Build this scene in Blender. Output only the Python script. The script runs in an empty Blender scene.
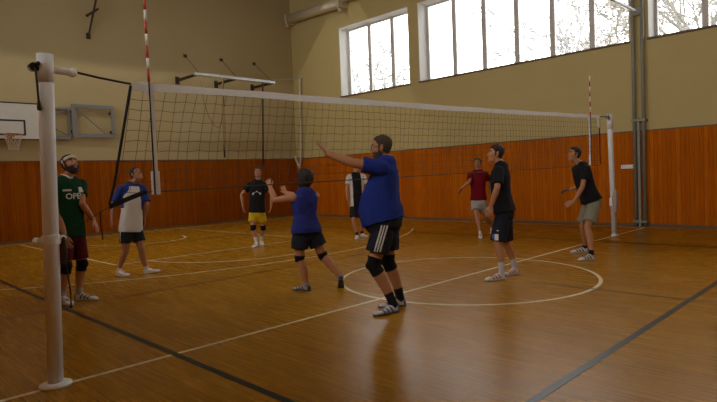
import bpy, bmesh, math, random
import numpy as np
from mathutils import Vector, Matrix, noise
from mathutils.bvhtree import BVHTree
SC = bpy.context.scene
COL = SC.collection
V = Vector
PI = math.pi

# ------------------------------------------------------------------ camera
W, H, F = 717, 402, 555.93
CAM = V((-6.765, -4.597, 1.5))
YAW, PITCH, ROLL = 0.78830, -0.04332, -0.04081
fw = V((math.cos(YAW)*math.cos(PITCH), math.sin(YAW)*math.cos(PITCH), math.sin(PITCH)))
r0 = V((math.sin(YAW), -math.cos(YAW), 0)); u0 = r0.cross(fw)
rt = r0*math.cos(ROLL)+u0*math.sin(ROLL); up = -r0*math.sin(ROLL)+u0*math.cos(ROLL)
ER = V((r0.x, r0.y, 0)).normalized(); EF = V((fw.x, fw.y, 0)).normalized(); EZ = V((0, 0, 1))

def at(px, py, dep):                       # the point seen at a pixel at a given distance ahead
    return CAM+(fw+rt*((px-W/2)/F)-up*((py-H/2)/F))*dep
def floor_pt(px, py):
    d = fw+rt*((px-W/2)/F)-up*((py-H/2)/F)
    return CAM+d*(-CAM.z/d.z)
def depth(P): return (P-CAM).dot(fw)

cd = bpy.data.cameras.new('camera'); cam = bpy.data.objects.new('camera', cd); COL.objects.link(cam)
cd.sensor_width = 36; cd.lens = F/W*36; cd.clip_start = .05; cd.clip_end = 200
cam.matrix_world = Matrix(((rt.x, up.x, -fw.x, CAM.x), (rt.y, up.y, -fw.y, CAM.y), (rt.z, up.z, -fw.z, CAM.z), (0, 0, 0, 1)))
SC.camera = cam

# ------------------------------------------------------------------ materials
def mat(name, col, rough=.6, metal=0, spec=.5, bump=0, bscale=40, var=0, vscale=8, coat=0):
    m = bpy.data.materials.new(name); m.use_nodes = True
    nt = m.node_tree; b = nt.nodes['Principled BSDF']
    c = (*col, 1)
    b.inputs['Base Color'].default_value = c
    b.inputs['Roughness'].default_value = rough; b.inputs['Metallic'].default_value = metal
    b.inputs['Specular IOR Level'].default_value = spec
    if coat: b.inputs['Coat Weight'].default_value = coat; b.inputs['Coat Roughness'].default_value = .15
    tc = nt.nodes.new('ShaderNodeTexCoord')
    n = nt.nodes.new('ShaderNodeTexNoise'); n.inputs['Scale'].default_value = vscale; n.inputs['Detail'].default_value = 4
    nt.links.new(tc.outputs['Object'], n.inputs['Vector'])
    mx = nt.nodes.new('ShaderNodeMix'); mx.data_type = 'RGBA'
    mx.inputs['A'].default_value = tuple(x*(1-var) for x in col)+(1,); mx.inputs['B'].default_value = tuple(min(1, x*(1+var)) for x in col)+(1,)
    nt.links.new(n.outputs['Fac'], mx.inputs['Factor']); nt.links.new(mx.outputs['Result'], b.inputs['Base Color'])
    if bump:
        n2 = nt.nodes.new('ShaderNodeTexNoise'); n2.inputs['Scale'].default_value = bscale; n2.inputs['Detail'].default_value = 3
        nt.links.new(tc.outputs['Object'], n2.inputs['Vector'])
        bp = nt.nodes.new('ShaderNodeBump'); bp.inputs['Strength'].default_value = bump; bp.inputs['Distance'].default_value = .02
        nt.links.new(n2.outputs['Fac'], bp.inputs['Height']); nt.links.new(bp.outputs['Normal'], b.inputs['Normal'])
    return m
def cloth(name, col, var=.15): return mat(name, col, .92, 0, .2, .55, 14, var, 9)

def plank_mat(name, c1, c2, mortar, width, length, axis, rough, gloss_noise, coat=0, bump=.15, rowaxis=None, streak=.28, spec=.5, wavy=0):
    """boards: axis = world axis the boards run along"""
    m = bpy.data.materials.new(name); m.use_nodes = True; nt = m.node_tree; N = nt.nodes; L = nt.links
    b = N['Principled BSDF']; b.inputs['Specular IOR Level'].default_value = spec; b.inputs['Specular Tint'].default_value = (1, .80, .48, 1)
    tc = N.new('ShaderNodeTexCoord'); sp = N.new('ShaderNodeSeparateXYZ'); L.new(tc.outputs['Object'], sp.inputs[0])
    cb = N.new('ShaderNodeCombineXYZ')
    L.new(sp.outputs[axis], cb.inputs['X']); L.new(sp.outputs[rowaxis], cb.inputs['Y'])
    br = N.new('ShaderNodeTexBrick'); L.new(cb.outputs[0], br.inputs['Vector'])
    br.inputs['Scale'].default_value = 1; br.inputs['Brick Width'].default_value = length; br.inputs['Row Height'].default_value = width
    br.inputs['Mortar Size'].default_value = .0025; br.inputs['Mortar Smooth'].default_value = .3; br.offset = .37; br.offset_frequency = 3
    br.inputs['Color1'].default_value = (*c1, 1); br.inputs['Color2'].default_value = (*c2, 1); br.inputs['Mortar'].default_value = (*mortar, 1)
    # grain streaks along the boards
    mp = N.new('ShaderNodeMapping'); L.new(cb.outputs[0], mp.inputs['Vector']); mp.inputs['Scale'].default_value = (1.2, 28, 1)
    ns = N.new('ShaderNodeTexNoise'); L.new(mp.outputs[0], ns.inputs['Vector']); ns.inputs['Scale'].default_value = 1.6; ns.inputs['Detail'].default_value = 5; ns.inputs['Distortion'].default_value = .6
    rp = N.new('ShaderNodeMapRange'); L.new(ns.outputs['Fac'], rp.inputs[0]); rp.inputs[1].default_value = .25; rp.inputs[2].default_value = .75; rp.inputs[3].default_value = 1-streak; rp.inputs[4].default_value = 1+streak*.8
    mu = N.new('ShaderNodeMix'); mu.data_type = 'RGBA'; mu.blend_type = 'MULTIPLY'; mu.inputs['Factor'].default_value = 1
    L.new(br.outputs['Color'], mu.inputs['A']); L.new(rp.outputs[0], mu.inputs['B'])
    # patches of wear
    n3 = N.new('ShaderNodeTexNoise'); L.new(tc.outputs['Object'], n3.inputs['Vector']); n3.inputs['Scale'].default_value = .9; n3.inputs['Detail'].default_value = 3
    r3 = N.new('ShaderNodeMapRange'); L.new(n3.outputs['Fac'], r3.inputs[0]); r3.inputs[3].default_value = .85; r3.inputs[4].default_value = 1.15
    m2 = N.new('ShaderNodeMix'); m2.data_type = 'RGBA'; m2.blend_type = 'MULTIPLY'; m2.inputs['Factor'].default_value = 1
    L.new(mu.outputs['Result'], m2.inputs['A']); L.new(r3.outputs[0], m2.inputs['B'])
    L.new(m2.outputs['Result'], b.inputs['Base Color'])
    r4 = N.new('ShaderNodeMapRange'); L.new(ns.outputs['Fac'], r4.inputs[0]); r4.inputs[3].default_value = rough-gloss_noise; r4.inputs[4].default_value = rough+gloss_noise
    L.new(r4.outputs[0], b.inputs['Roughness'])
    if coat: b.inputs['Coat Weight'].default_value = coat; b.inputs['Coat Roughness'].default_value = rough*.7
    bp = N.new('ShaderNodeBump'); bp.inputs['Strength'].default_value = bump; bp.inputs['Distance'].default_value = .004
    if wavy:
        b.inputs['IOR'].default_value = 1.33
        n5 = N.new('ShaderNodeTexNoise'); L.new(tc.outputs['Object'], n5.inputs['Vector']); n5.inputs['Scale'].default_value = 11; n5.inputs['Detail'].default_value = 3
        b5 = N.new('ShaderNodeBump'); b5.inputs['Strength'].default_value = wavy; b5.inputs['Distance'].default_value = .01; L.new(n5.outputs['Fac'], b5.inputs['Height']); L.new(b5.outputs['Normal'], bp.inputs['Normal'])
    L.new(br.outputs['Fac'], bp.inputs['Height']); bp.invert = True; L.new(bp.outputs['Normal'], b.inputs['Normal'])
    return m

M = {}
TROUGH = 120
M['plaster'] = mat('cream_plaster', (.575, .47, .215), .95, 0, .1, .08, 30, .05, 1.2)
M['plaster_end'] = mat('cream_plaster_dimmed', (.49, .405, .225), .95, 0, .1, .08, 30, .05, 1.0)  # same paint as the side walls, the end wall's dimmer light put into its colour
M['ceiling'] = mat('ceiling_paint', (.42, .30, .16), .9)
M['white'] = mat('white_paint', (.84, .88, .90), .45, 0, .4, .03, 20, .05)
M['reveal'] = mat('white_reveal_plaster', (.78, .78, .76), .8)
M['frame'] = mat('window_frame_paint', (.62, .60, .57), .5)
M['sill'] = mat('brown_sill', (.16, .10, .05), .6)
M['boards_end'] = plank_mat('pine_boards', (.34, .092, .003), (.26, .062, .002), (.08, .022, .001), .096, 5.0, 'Z', .6, .08, 0, .5, 'X', .28, .06)  # same pine as the side boards, darkened so the colour carries the shade
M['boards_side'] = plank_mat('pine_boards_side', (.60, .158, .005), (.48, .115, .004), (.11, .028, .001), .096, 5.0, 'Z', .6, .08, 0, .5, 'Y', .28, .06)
M['parquet'] = plank_mat('lacquered_parquet', (.43, .205, .012), (.35, .158, .008), (.17, .065, .005), .07, .62, 'Y', .27, .05, 0, .10, 'X', .20, .17, .10)
M['line_white'] = mat('court_line_cream', (.84, .73, .46), .3, 0, .17, var=.1, coat=0)
M['line_black'] = mat('court_line_black', (.02, .027, .022), .3, 0, .17, var=.2, coat=0)
M['line_green'] = mat('court_line_green', (.07, .075, .03), .3, 0, .17, coat=0)
M['line_brown'] = mat('court_line_brown', (.14, .045, .015), .3, 0, .17, coat=0)
M['steel'] = mat('grey_steel', (.27, .28, .28), .45, .4, .5, .04, 30, .1)
M['green_steel'] = mat('grey_green_steel', (.27, .27, .215), .5, .1, .5, .04, 30, .15)
M['pale_steel'] = mat('pale_steel', (.55, .58, .60), .4, .3)
M['dark_steel'] = mat('dark_steel', (.045, .03, .02), .55, .3)
M['duct'] = mat('beige_enamel', (.62, .54, .38), .35, .1)
M['black'] = mat('black_paint', (.015, .014, .014), .5)
M['board'] = mat('white_board', (.62, .62, .58), .5, var=.04)
M['orange'] = mat('orange_ring', (.42, .10, .025), .5)
M['string'] = mat('pale_string', (.62, .58, .48), .9)
M['cord'] = mat('net_cord', (.075, .055, .035), .9)
M['dark_cord'] = mat('black_cord', (.012, .011, .012), .85)
M['tape'] = mat('white_net_tape', (.86, .88, .87), .85, bump=.3, bscale=20, var=.06)
M['red'] = mat('red_band', (.50, .035, .02), .45)
M['white_band'] = mat('white_band', (.78, .76, .70), .45)
M['rope'] = mat('hemp_rope', (.36, .25, .12), .95)
M['bark'] = mat('grey_bark', (.24, .235, .23), .9)
M['ground'] = mat('pale_ground', (.35, .34, .31), .95)
M['pink_pad'] = mat('pale_bundle', (.52, .36, .30), .9)

gl = bpy.data.materials.new('window_glass'); gl.use_nodes = True; nt = gl.node_tree
for n in list(nt.nodes):
    if n.type != 'OUTPUT_MATERIAL': nt.nodes.remove(n)
tr = nt.nodes.new('ShaderNodeBsdfTransparent'); gs = nt.nodes.new('ShaderNodeBsdfGlossy'); gs.inputs['Roughness'].default_value = .03
tr.inputs['Color'].default_value = (.96, .97, .98, 1)
mxs = nt.nodes.new('ShaderNodeMixShader'); fr = nt.nodes.new('ShaderNodeFresnel'); fr.inputs['IOR'].default_value = 1.25
nt.links.new(fr.outputs[0], mxs.inputs[0]); nt.links.new(tr.outputs[0], mxs.inputs[1]); nt.links.new(gs.outputs[0], mxs.inputs[2])
nt.links.new(mxs.outputs[0], [n for n in nt.nodes if n.type == 'OUTPUT_MATERIAL'][0].inputs['Surface'])
M['glass'] = gl

SK = {}
def skin(col): return mat('skin', col, .55, 0, .35, .06, 60, .08, 12)

# ------------------------------------------------------------------ mesh builder
class Geo:
    def __init__(s): s.v = []; s.f = []; s.m = []
    def face(s, idx, m=0): s.f.append(tuple(idx)); s.m.append(m)
    def box(s, lo, hi, m=0, rot=None, org=None):
        b = len(s.v)
        for z in (lo[2], hi[2]):
            for x, y in ((lo[0], lo[1]), (hi[0], lo[1]), (hi[0], hi[1]), (lo[0], hi[1])):
                p = V((x, y, z))
                if rot is not None: p = rot @ p
                if org is not None: p = p+org
                s.v.append(p)
        for q in ((3, 2, 1, 0), (4, 5, 6, 7), (0, 1, 5, 4), (1, 2, 6, 5), (2, 3, 7, 6), (3, 0, 4, 7)): s.face([b+i for i in q], m)
        return s
    def loft(s, rings, m=0, cap=True):
        b = len(s.v); n = len(rings[0])
        for r in rings: s.v += r
        for i in range(len(rings)-1):
            for j in range(n):
                k = (j+1) % n
                s.face((b+i*n+j, b+i*n+k, b+(i+1)*n+k, b+(i+1)*n+j), m)
        if cap:
            s.face([b+j for j in range(n)][::-1], m); s.face([b+(len(rings)-1)*n+j for j in range(n)], m)
        return s
    def tube(s, pts, rad, ref=None, n=14, caps=(1, 1), sq=2.0, m=0):
        """pts: points; rad: radius or (a,b) per point (a along ref); caps 1 round / 0 flat"""
        pts = [V(p) for p in pts]
        rad = [(r, r) if not isinstance(r, (tuple, list)) else r for r in rad]
        T = []
        for i in range(len(pts)):
            a = pts[max(0, i-1)]; c = pts[min(len(pts)-1, i+1)]
            T.append((c-a).normalized())
        if caps[0]:
            P = []; Rr = []; TT = []
            for k in (80, 55, 28):
                a = math.radians(k); q = min(rad[0])
                P.append(pts[0]-T[0]*q*math.sin(a)); Rr.append((rad[0][0]*math.cos(a), rad[0][1]*math.cos(a))); TT.append(T[0])
            pts = P+pts; rad = Rr+rad; T = TT+T
        if caps[1]:
            p0, r_, t_ = pts[-1], rad[-1], T[-1]
            for k in (28, 55, 80):
                a = math.radians(k); q = min(r_)
                pts.append(p0+t_*q*math.sin(a)); rad.append((r_[0]*math.cos(a), r_[1]*math.cos(a))); T.append(t_)
        rings = []
        pv = ref if ref is not None else (EZ if abs(T[0].z) < .9 else V((1, 0, 0)))
        for p, (a, b), t in zip(pts, rad, T):
            l = pv-t*pv.dot(t)
            if l.length < 1e-6: l = t.orthogonal()
            l.normalize(); d = t.cross(l)
            if ref is None: pv = l
            ring = []
            for j in range(n):
                q = 2*PI*j/n; c_, s_ = math.cos(q), math.sin(q)
                if sq != 2: c_ = math.copysign(abs(c_)**(2/sq), c_); s_ = math.copysign(abs(s_)**(2/sq), s_)
                ring.append(p+l*a*c_+d*b*s_)
            rings.append(ring)
        return s.loft(rings, m)
    def ball(s, c, ax, n=14, m=0):
        c = V(c)
        if not isinstance(ax, (tuple, list)): ax = (V((ax, 0, 0)), V((0, ax, 0)), V((0, 0, ax)))
        rings = []
        for i in range(1, 10):
            t = PI*i/10
            rings.append([c-ax[2]*math.cos(t)+(ax[0]*math.cos(2*PI*j/n)+ax[1]*math.sin(2*PI*j/n))*math.sin(t) for j in range(n)])
        return s.loft(rings, m)
    def rod(s, a, b, r, n=10, m=0): return s.tube([a, b], [r, r], n=n, caps=(0, 0), m=m)
    def path(s, pts, r, n=8, m=0): return s.tube(pts, [r]*len(pts), n=n, caps=(0, 0), m=m)
    def build(s, name, mats, parent=None, org=None, smooth=False, loc=None):
        """org: world position of the parent (or of the object itself) that vertices are taken relative to"""
        o0 = V(org) if org is not None else V((0, 0, 0))
        me = bpy.data.meshes.new(name); me.from_pydata([tuple(V(p)-o0) for p in s.v], [], s.f)
        if not isinstance(mats, (list, tuple)): mats = [mats]
        for m in mats: me.materials.append(m)
        me.polygons.foreach_set('material_index', s.m)
        if smooth: me.polygons.foreach_set('use_smooth', [True]*len(s.f))
        me.update()
        bm = bmesh.new(); bm.from_mesh(me); bmesh.ops.recalc_face_normals(bm, faces=bm.faces); bm.to_mesh(me); bm.free()
        o = bpy.data.objects.new(name, me); COL.objects.link(o)
        if parent: o.parent = parent
        elif org is not None: o.location = o0
        return o

def tag(o, label, cat, group=None):
    o['label'] = label; o['category'] = cat
    if group: o['group'] = group
    return o
def struct(o): o['kind'] = 'structure'; return o
def thing(name, loc, label, cat, group=None):
    o = bpy.data.objects.new(name, None); COL.objects.link(o); o.location = loc; o.empty_display_size = .2
    return tag(o, label, cat, group)
def bevel(o, w=.006, seg=2):
    bm = bmesh.new(); bm.from_mesh(o.data)
    bmesh.ops.bevel(bm, geom=[e for e in bm.edges if len(e.link_faces) == 2 and e.calc_face_angle() > .6], offset=w, segments=seg, affect='EDGES', profile=.6)
    bm.to_mesh(o.data); bm.free(); return o

# ------------------------------------------------------------------ the room
XR, XL, YE, YN, ZC = 7.89, -7.89, 13.71, -13.71, 9.2
WH = 2.33
ZS, ZT = 4.56, 7.13      # window sill and head

def line_strip(g, pts, w, m, z=.0015, closed=False):
    pts = [V((p[0], p[1], 0)) for p in pts]; n = len(pts); b = len(g.v)
    for i, p in enumerate(pts):
        if closed: t = pts[(i+1) % n]-pts[i-1]
        else: t = pts[min(i+1, n-1)]-pts[max(i-1, 0)]
        t.normalize(); q = V((-t.y, t.x, 0))*w/2
        g.v += [p+q+V((0, 0, z)), p-q+V((0, 0, z))]
    for i in range(n if closed else n-1):
        j = (i+1) % n
        g.face((b+2*i, b+2*i+1, b+2*j+1, b+2*j), m)
def arc(cx, cy, r, a0, a1, n=64): return [(cx+r*math.cos(a0+(a1-a0)*i/n), cy+r*math.sin(a0+(a1-a0)*i/n)) for i in range(n+1)]

g = Geo()
g.box((XL, YN, -.2), (XR, YE, 0), 0)
def LW(p, z=.0015, w=.05, c=False): line_strip(g, p, w, 1, z, c)
LW([(-7.5, 0.03), (7.5, 0.03)], .0016)
LW(arc(-.049, .02, 1.8, 0, 2*PI, 96)[:-1], .0018, c=True)
for sx in (-7.5, 7.5): LW([(sx, -13), (sx, 13)])
for sy in (1, -1):
    LW([(-7.5, 13*sy), (7.5, 13*sy)], .0018)
    LW([(-2.62, 6.22*sy), (2.25, 6.22*sy)], .0018)
    LW([(-2.62, 6.22*sy), (-2.62, 13*sy)]); LW([(2.2, 6.22*sy), (2.2, 13*sy)])
    LW(arc(0, 6.2*sy, 1.95, PI if sy > 0 else 0, 2*PI if sy > 0 else PI, 48), .0019)
    LW(arc(-.3, 10.6*sy, 1.25, PI if sy > 0 else 0, 2*PI if sy > 0 else PI, 40), .0019)
    a = math.acos(5.0/8.1)
    LW(arc(.2, 11.7*sy, 8.1, (PI+a) if sy > 0 else a, (2*PI-a) if sy > 0 else (PI-a), 64), .0021)
line_strip(g, [(-4.53, -9), (-4.53, 9)], .062, 2, .0024); line_strip(g, [(4.53, -9), (4.53, 9)], .062, 2, .0024)
line_strip(g, [(-4.53, -2.84), (4.53, -2.84)], .06, 2, .0026)
line_strip(g, [(-4.53, -9), (4.53, -9)], .06, 2, .0026); line_strip(g, [(-4.53, 9), (4.53, 9)], .06, 2, .0026)
line_strip(g, [(-5.6, 3.0), (4.53, 3.0)], .045, 4, .0027)
line_strip(g, [(.06, -.9), (.06, -13)], .04, 3, .0028)
line_strip(g, [(4.62, -.05), (4.95, -9)], .04, 4, .0029)
struct(g.build('floor', [M['parquet'], M['line_white'], M['line_black'], M['line_green'], M['line_brown']]))

struct(Geo().box((XL-.6, YN-.4, ZC), (XR+.6, YE+.4, ZC+.3)).build('ceiling', M['ceiling']))
struct(Geo().box((XL-.6, YE, -.2), (XR+.6, YE+.4, ZC)).build('wall_end', M['plaster_end']))
struct(Geo().box((XL-.6, YN-.4, -.2), (XR+.6, YN, ZC)).build('wall_near', M['plaster_end']))

# side walls with bands of high windows
BAYS = [(7.45, 10.83, 3), (.42, 7.03, 6), (-6.6, -.01, 6), (-10.4, -7.02, 3)]
WT = .60
def side_wall(name, x0, x1, n0):
    g = Geo()
    g.box((x0, YN, -.2), (x1, YE, ZS)); g.box((x0, YN, ZT), (x1, YE, ZC))
    ys = sorted([b[0] for b in BAYS]+[b[1] for b in BAYS]); ys = [YN]+ys+[YE]
    for i in range(0, len(ys), 2): g.box((x0, ys[i], ZS), (x1, ys[i+1], ZT))
    struct(g.build(name, M['plaster']))
    inner = x0 if x0 > 0 else x1; s = 1 if x0 > 0 else -1
    for k, (a, b, n) in enumerate(BAYS):
        e = bpy.data.objects.new('window_%d' % (n0+k), None); COL.objects.link(e); e.location = (inner, (a+b)/2, ZS); struct(e)
        org = V(e.location)
        fx0, fx1 = sorted((inner+s*.45, inner+s*.52))
        f = Geo(); q = .06
        f.box((fx0, a, ZS), (fx1, b, ZS+q)); f.box((fx0, a, ZT-q), (fx1, b, ZT))
        for i in range(n+1):
            yy = a+(b-a)*i/n; w_ = .07 if 0 < i < n else .08
            f.box((fx0, max(a, yy-w_), ZS+q), (fx1, min(b, yy+w_), ZT-q))
        f.build('window_frame', M['frame'], e, org)
        p = Geo(); xx = (fx0+fx1)/2
        for i in range(n): p.box((xx-.004, a+(b-a)*i/n+.04, ZS+.05), (xx+.004, a+(b-a)*(i+1)/n-.04, ZT-.05))
        p.build('glass', M['glass'], e, org)
        rv = Geo(); t = .012
        xa, xb = sorted((inner+s*.001, inner+s*.45))
        rv.box((xa, a, ZS), (xb, a+t, ZT)); rv.box((xa, b-t, ZS), (xb, b, ZT)); rv.box((xa, a+t, ZT-t), (xb, b-t, ZT))
        rv.build('reveal', M['reveal'], e, org)
        si = Geo(); xa, xb = sorted((inner-s*.05, inner+s*.45))
        si.box((xa, a-.02, ZS-.035), (xb, b+.02, ZS+.012)); si.build('window_sill', M['sill'], e, org)
side_wall('wall_right', XR, XR+WT, 1)
side_wall('wall_left', XL-WT, XL, 5)

# pine wainscot and skirting
def panel(name, lo, hi, m): return struct(Geo().box(lo, hi).build(name, m))
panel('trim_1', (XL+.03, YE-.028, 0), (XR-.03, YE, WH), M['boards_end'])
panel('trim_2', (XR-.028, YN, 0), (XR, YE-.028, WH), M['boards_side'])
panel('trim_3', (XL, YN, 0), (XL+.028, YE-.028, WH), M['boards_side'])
panel('trim_4', (XL+.03, YE-.04, WH), (XR-.04, YE, WH+.03), M['sill'])
panel('trim_5', (XR-.04, YN, WH), (XR, YE-.04, WH+.03), M['sill'])
panel('baseboard_end', (XL+.03, YE-.045, 0), (XR-.045, YE-.028, .06), M['sill'])
panel('baseboard_right', (XR-.045, YN, 0), (XR-.028, YE-.045, .06), M['sill'])

# unseen ceiling light trough above the frame; its edge shapes the end wall's shadow line
TY, TZ = 10.35, 8.75; dz = .30
g = Geo(); g.box((-6.5, TY-.34, TZ+.02), (6.5, TY+.34, TZ+.06)); g.box((-6.5, TY+.30, TZ-dz), (6.5, TY+.34, TZ+.02)); g.box((-6.5, TY-.34, TZ-.45), (6.5, TY-.30, TZ+.02)); g.box((-6.5, TY-.3, TZ-.45), (-6.46, TY+.3, TZ+.02)); g.box((6.46, TY-.3, TZ-.45), (6.5, TY+.3, TZ+.02))
for x in (-5, 0, 5): g.box((x-.02, TY-.02, TZ+.06), (x+.02, TY+.02, ZC))
struct(g.build('light_trough', M['steel']))
ld = bpy.data.lights.new('ceiling_tube', 'AREA'); ld.shape = 'RECTANGLE'; ld.size = 12.8; ld.size_y = .03; ld.energy = TROUGH; ld.color = (1, .93, .80)
lo = bpy.data.objects.new('ceiling_tube', ld); COL.objects.link(lo); lo.location = (0, TY, TZ)

# the ground outside and bare trees beyond the windows
struct(Geo().box((XR+WT, -60, -.5), (90, 90, -.3)).build('ground', M['ground']))
def bare_tree(loc, h, seed, label):
    rnd = random.Random(seed); t = thing('bare_tree', loc, label, 'tree', 'bare trees outside the windows')
    gt, gb = Geo(), Geo(); base = V(loc)
    def grow(p, d, ln, r, lv):
        pts = [p]; q = p.copy(); dd = d.copy()
        for i in range(4):
            dd = (dd+V((rnd.gauss(0, .13), rnd.gauss(0, .13), rnd.gauss(.03, .08)))).normalized(); q = q+dd*ln/4; pts.append(q.copy())
        (gt if lv == 0 else gb).tube(pts, [max(.026, r*(1-.4*i/4)) for i in range(5)], n=7 if lv < 2 else 4, caps=(0, 0))
        if lv >= 5: return
        for k in range(3 if lv else 9):
            f = rnd.uniform(.45, 1) if lv else rnd.uniform(.4, 1)
            s = pts[min(4, int(f*4))]
            a = rnd.uniform(0, 2*PI); perp = dd.orthogonal().normalized(); perp.rotate(Matrix.Rotation(a, 3, dd))
            nd = (dd*.75+perp*rnd.uniform(.5, .95)+V((0, 0, .12))).normalized()
            grow(s, nd, ln*rnd.uniform(.45, .66), r*rnd.uniform(.4, .55), lv+1)
    grow(base, V((0, 0, 1)), h*.42, h*.0085, 0)
    gt.build('trunk', M['bark'], t, base, True); gb.build('branches', M['bark'], t, base)
bare_tree((25, 25.2, -.3), 22, 3, 'bare leafless tree seen through the left-hand three-pane window')
bare_tree((28, 8.9, -.3), 24, 8, 'bare leafless tree seen through the right panes of the middle window')
bare_tree((19.5, 1.6, -.3), 18, 5, 'bare leafless tree filling the window at the right edge')

# ------------------------------------------------------------------ wall and ceiling fittings
def rod_thing(g, pts, r, m=0): g.path(pts, r, m=m)

# basketball board at the left edge
ox = -2.62
bb = thing('basketball_hoop', (ox, YE-.05, 3.0), 'white basketball backboard with black border and orange ring at left edge', 'basketball hoop')
o = V(bb.location)
yb = YE-.42
bevel(Geo().box((ox-.92, yb, 2.93), (ox+.92, yb+.03, 3.99)).build('backboard', M['board'], bb, o), .004)
k = Geo()
def fr_(x0, x1, z0, z1, w): k.box((x0, yb-.006, z0), (x1, yb, z0+w)); k.box((x0, yb-.006, z1-w), (x1, yb, z1)); k.box((x0, yb-.006, z0+w), (x0+w, yb, z1-w)); k.box((x1-w, yb-.006, z0+w), (x1, yb, z1-w))
fr_(ox-.92, ox+.92, 2.93, 3.99, .035); fr_(ox-.33, ox+.42, 3.06, 3.50, .045)
k.build('border', M['black'], bb, o)
for sx in (-.6, .6):
    for z in (3.1, 3.8): Geo().box((ox+sx-.03, yb+.03, z-.03), (ox+sx+.03, YE-.0005, z+.03)).build('wall_bracket', M['steel'], bb, o)
rc = V((ox, yb-.40, 3.05)); k = Geo()
ring = [rc+V((.225*math.cos(a), .225*math.sin(a), 0)) for a in [2*PI*i/28 for i in range(29)]]
k.path(ring, .013); k.box((ox-.09, yb-.19, 3.0), (ox+.09, yb-.006, 3.06)); k.box((ox-.05, yb-.03, 2.95), (ox+.05, yb-.006, 3.12))
hr = k.build('ring', M['orange'], bb, o)
k = Geo()
for i in range(12):
    for s in (1, -1):
        pts = []
        for j in range(6):
            a = 2*PI*(i+s*.5*j/1.0)/12; rr = .225-.1*min(1, j/4)
            pts.append(rc+V((rr*math.cos(a), rr*math.sin(a), -.085*j)))
        k.path(pts, .0055, n=4)
k.build('ring_net', M['string'], bb, o)

# folded steel swing frame beside it
fx = thing('folding_basket_frame', (-.45, YE-.05, 3.1), 'grey steel folding frame with diagonal brace on end wall, beside the backboard', 'frame')
o = V(fx.location); k = Geo(); y = YE-.14
def barx(x0, x1, z, w=.05): k.box((x0, y-.03, z-w), (x1, y+.03, z+w))
def barz(x, z0, z1, w=.045): k.box((x-w, y-.03, z0), (x+w, y+.03, z1))
barx(-.85, .40, 4.02, .055); barx(-.85, .40, 3.12, .055); barz(-.80, 3.17, 3.97, .07); barz(.36, 3.17, 3.97)
k.rod((-.72, y, 3.95), (.12, y, 3.17), .02)
k.build('outer_frame', M['steel'], fx, o)
k = Geo(); y = YE-.07
barx(-1.7, -.9, 3.93, .03); barx(-1.7, -.9, 3.05, .06); barz(-.93, 3.1, 3.9, .03)
k.rod((-.98, y, 3.9), (-1.62, y, 3.5), .018); k.rod((-1.62, y, 3.5), (-.98, y, 3.12), .018)
k.build('inner_frame', M['steel'], fx, o)
for z in (3.25, 3.85):
    for xa, xb in ((-.86, -.74), (.3, .4)): Geo().box((xa, YE-.11, z-.04), (xb, YE-.0005, z+.04)).build('hinge', M['dark_steel'], fx, o)

# climbing pole rig on the end wall
rg = thing('climbing_frame', (4.4, YE, 5.2), 'pale steel climbing pole rig jutting from end wall above the net', 'climbing frame')
o = V(rg.location); k = Geo(); yf = 12.4
for i, (a, b) in enumerate(((2.72, 2.75), (4.25, 4.28), (5.84, 5.86))):
    k2 = Geo().box((a-.035, yf, 5.09), (a+.035, YE-.001, 5.17)); k2.box((a-.07, YE-.03, 5.0), (a+.07, YE-.001, 5.26))
    k2.build('arm', M['dark_steel'], rg, o)
bevel(Geo().box((2.66, yf-.06, 5.11), (5.94, yf+.06, 5.2)).build('front_beam', M['pale_steel'], rg, o))
for xw, zw, xf in ((3.07, 6.03, 2.85), (4.52, 6.06, 4.3), (5.98, 6.08, 5.84)):
    k2 = Geo().rod((xw, YE-.01, zw), (xf, yf, 5.2), .008, 6); k2.box((xw-.06, YE-.03, zw-.05), (xw+.06, YE-.001, zw+.05)); k2.build('stay_cable', M['dark_steel'], rg, o)
Geo().rod((3.74, yf, 5.11), (3.66, yf, 2.36), .033).build('climbing_pole', M['dark_steel'], rg, o, True)
Geo().rod((5.42, yf, 5.11), (5.26, yf, 2.1), .030).build('climbing_pole', M['dark_steel'], rg, o, True)
gr = thing('gym_rope', (3.66, yf-.045, 5.1), 'brown rope looped from climbing rig beam with gathered ends on left pole', 'rope')
o = V(gr.location); rp = Geo()
rp.path([V((x, yf-.045, z)) for x, z in ((2.86, 5.1), (2.88, 4.7), (2.95, 4.2), (3.1, 3.75), (3.3, 3.45), (3.45, 3.38), (3.56, 3.5), (3.61, 3.75), (3.66, 4.1), (3.68, 4.6), (3.7, 5.11))], .02)
rp.build('looped_rope', M['rope'], gr, o, True)
for i in range(5):
    k = Geo(); k.tube([(3.60+.022*i, yf-.1-.01*(i % 2), 4.2-.05*i), (3.60+.018*i, yf-.11, 3.5), (3.59+.02*i, yf-.1, 2.85-.12*(i % 3))], [.018, .026, .016], n=8); k.build('gathered_end', M['rope'], gr, o, True)

# small bar and pale rope in the corner
cr = thing('corner_rope', (7.7, 13.2, 5.6), 'pale hanging rope with split tail from thin bar in far corner', 'rope')
o = V(cr.location); k = Geo(); k.rod((XR-.001, 13.1, 5.6), (6.0, 13.25, 5.36), .012, 8); k.build('bar', M['pale_steel'], cr, o)
k = Geo(); k.path([(7.74, 13.1, 5.58), (7.76, 13.15, 4.5), (7.76, 13.2, 3.4), (7.75, 13.25, 2.6), (7.74, 13.3, 1.95)], .045)
k.tube([(7.60, 13.42, 2.45), (7.66, 13.38, 2.2), (7.72, 13.32, 1.95)], [(.06, .03), (.075, .03), (.04, .02)], n=8); k.build('hanging_rope', M['string'], cr, o, True)

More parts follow.
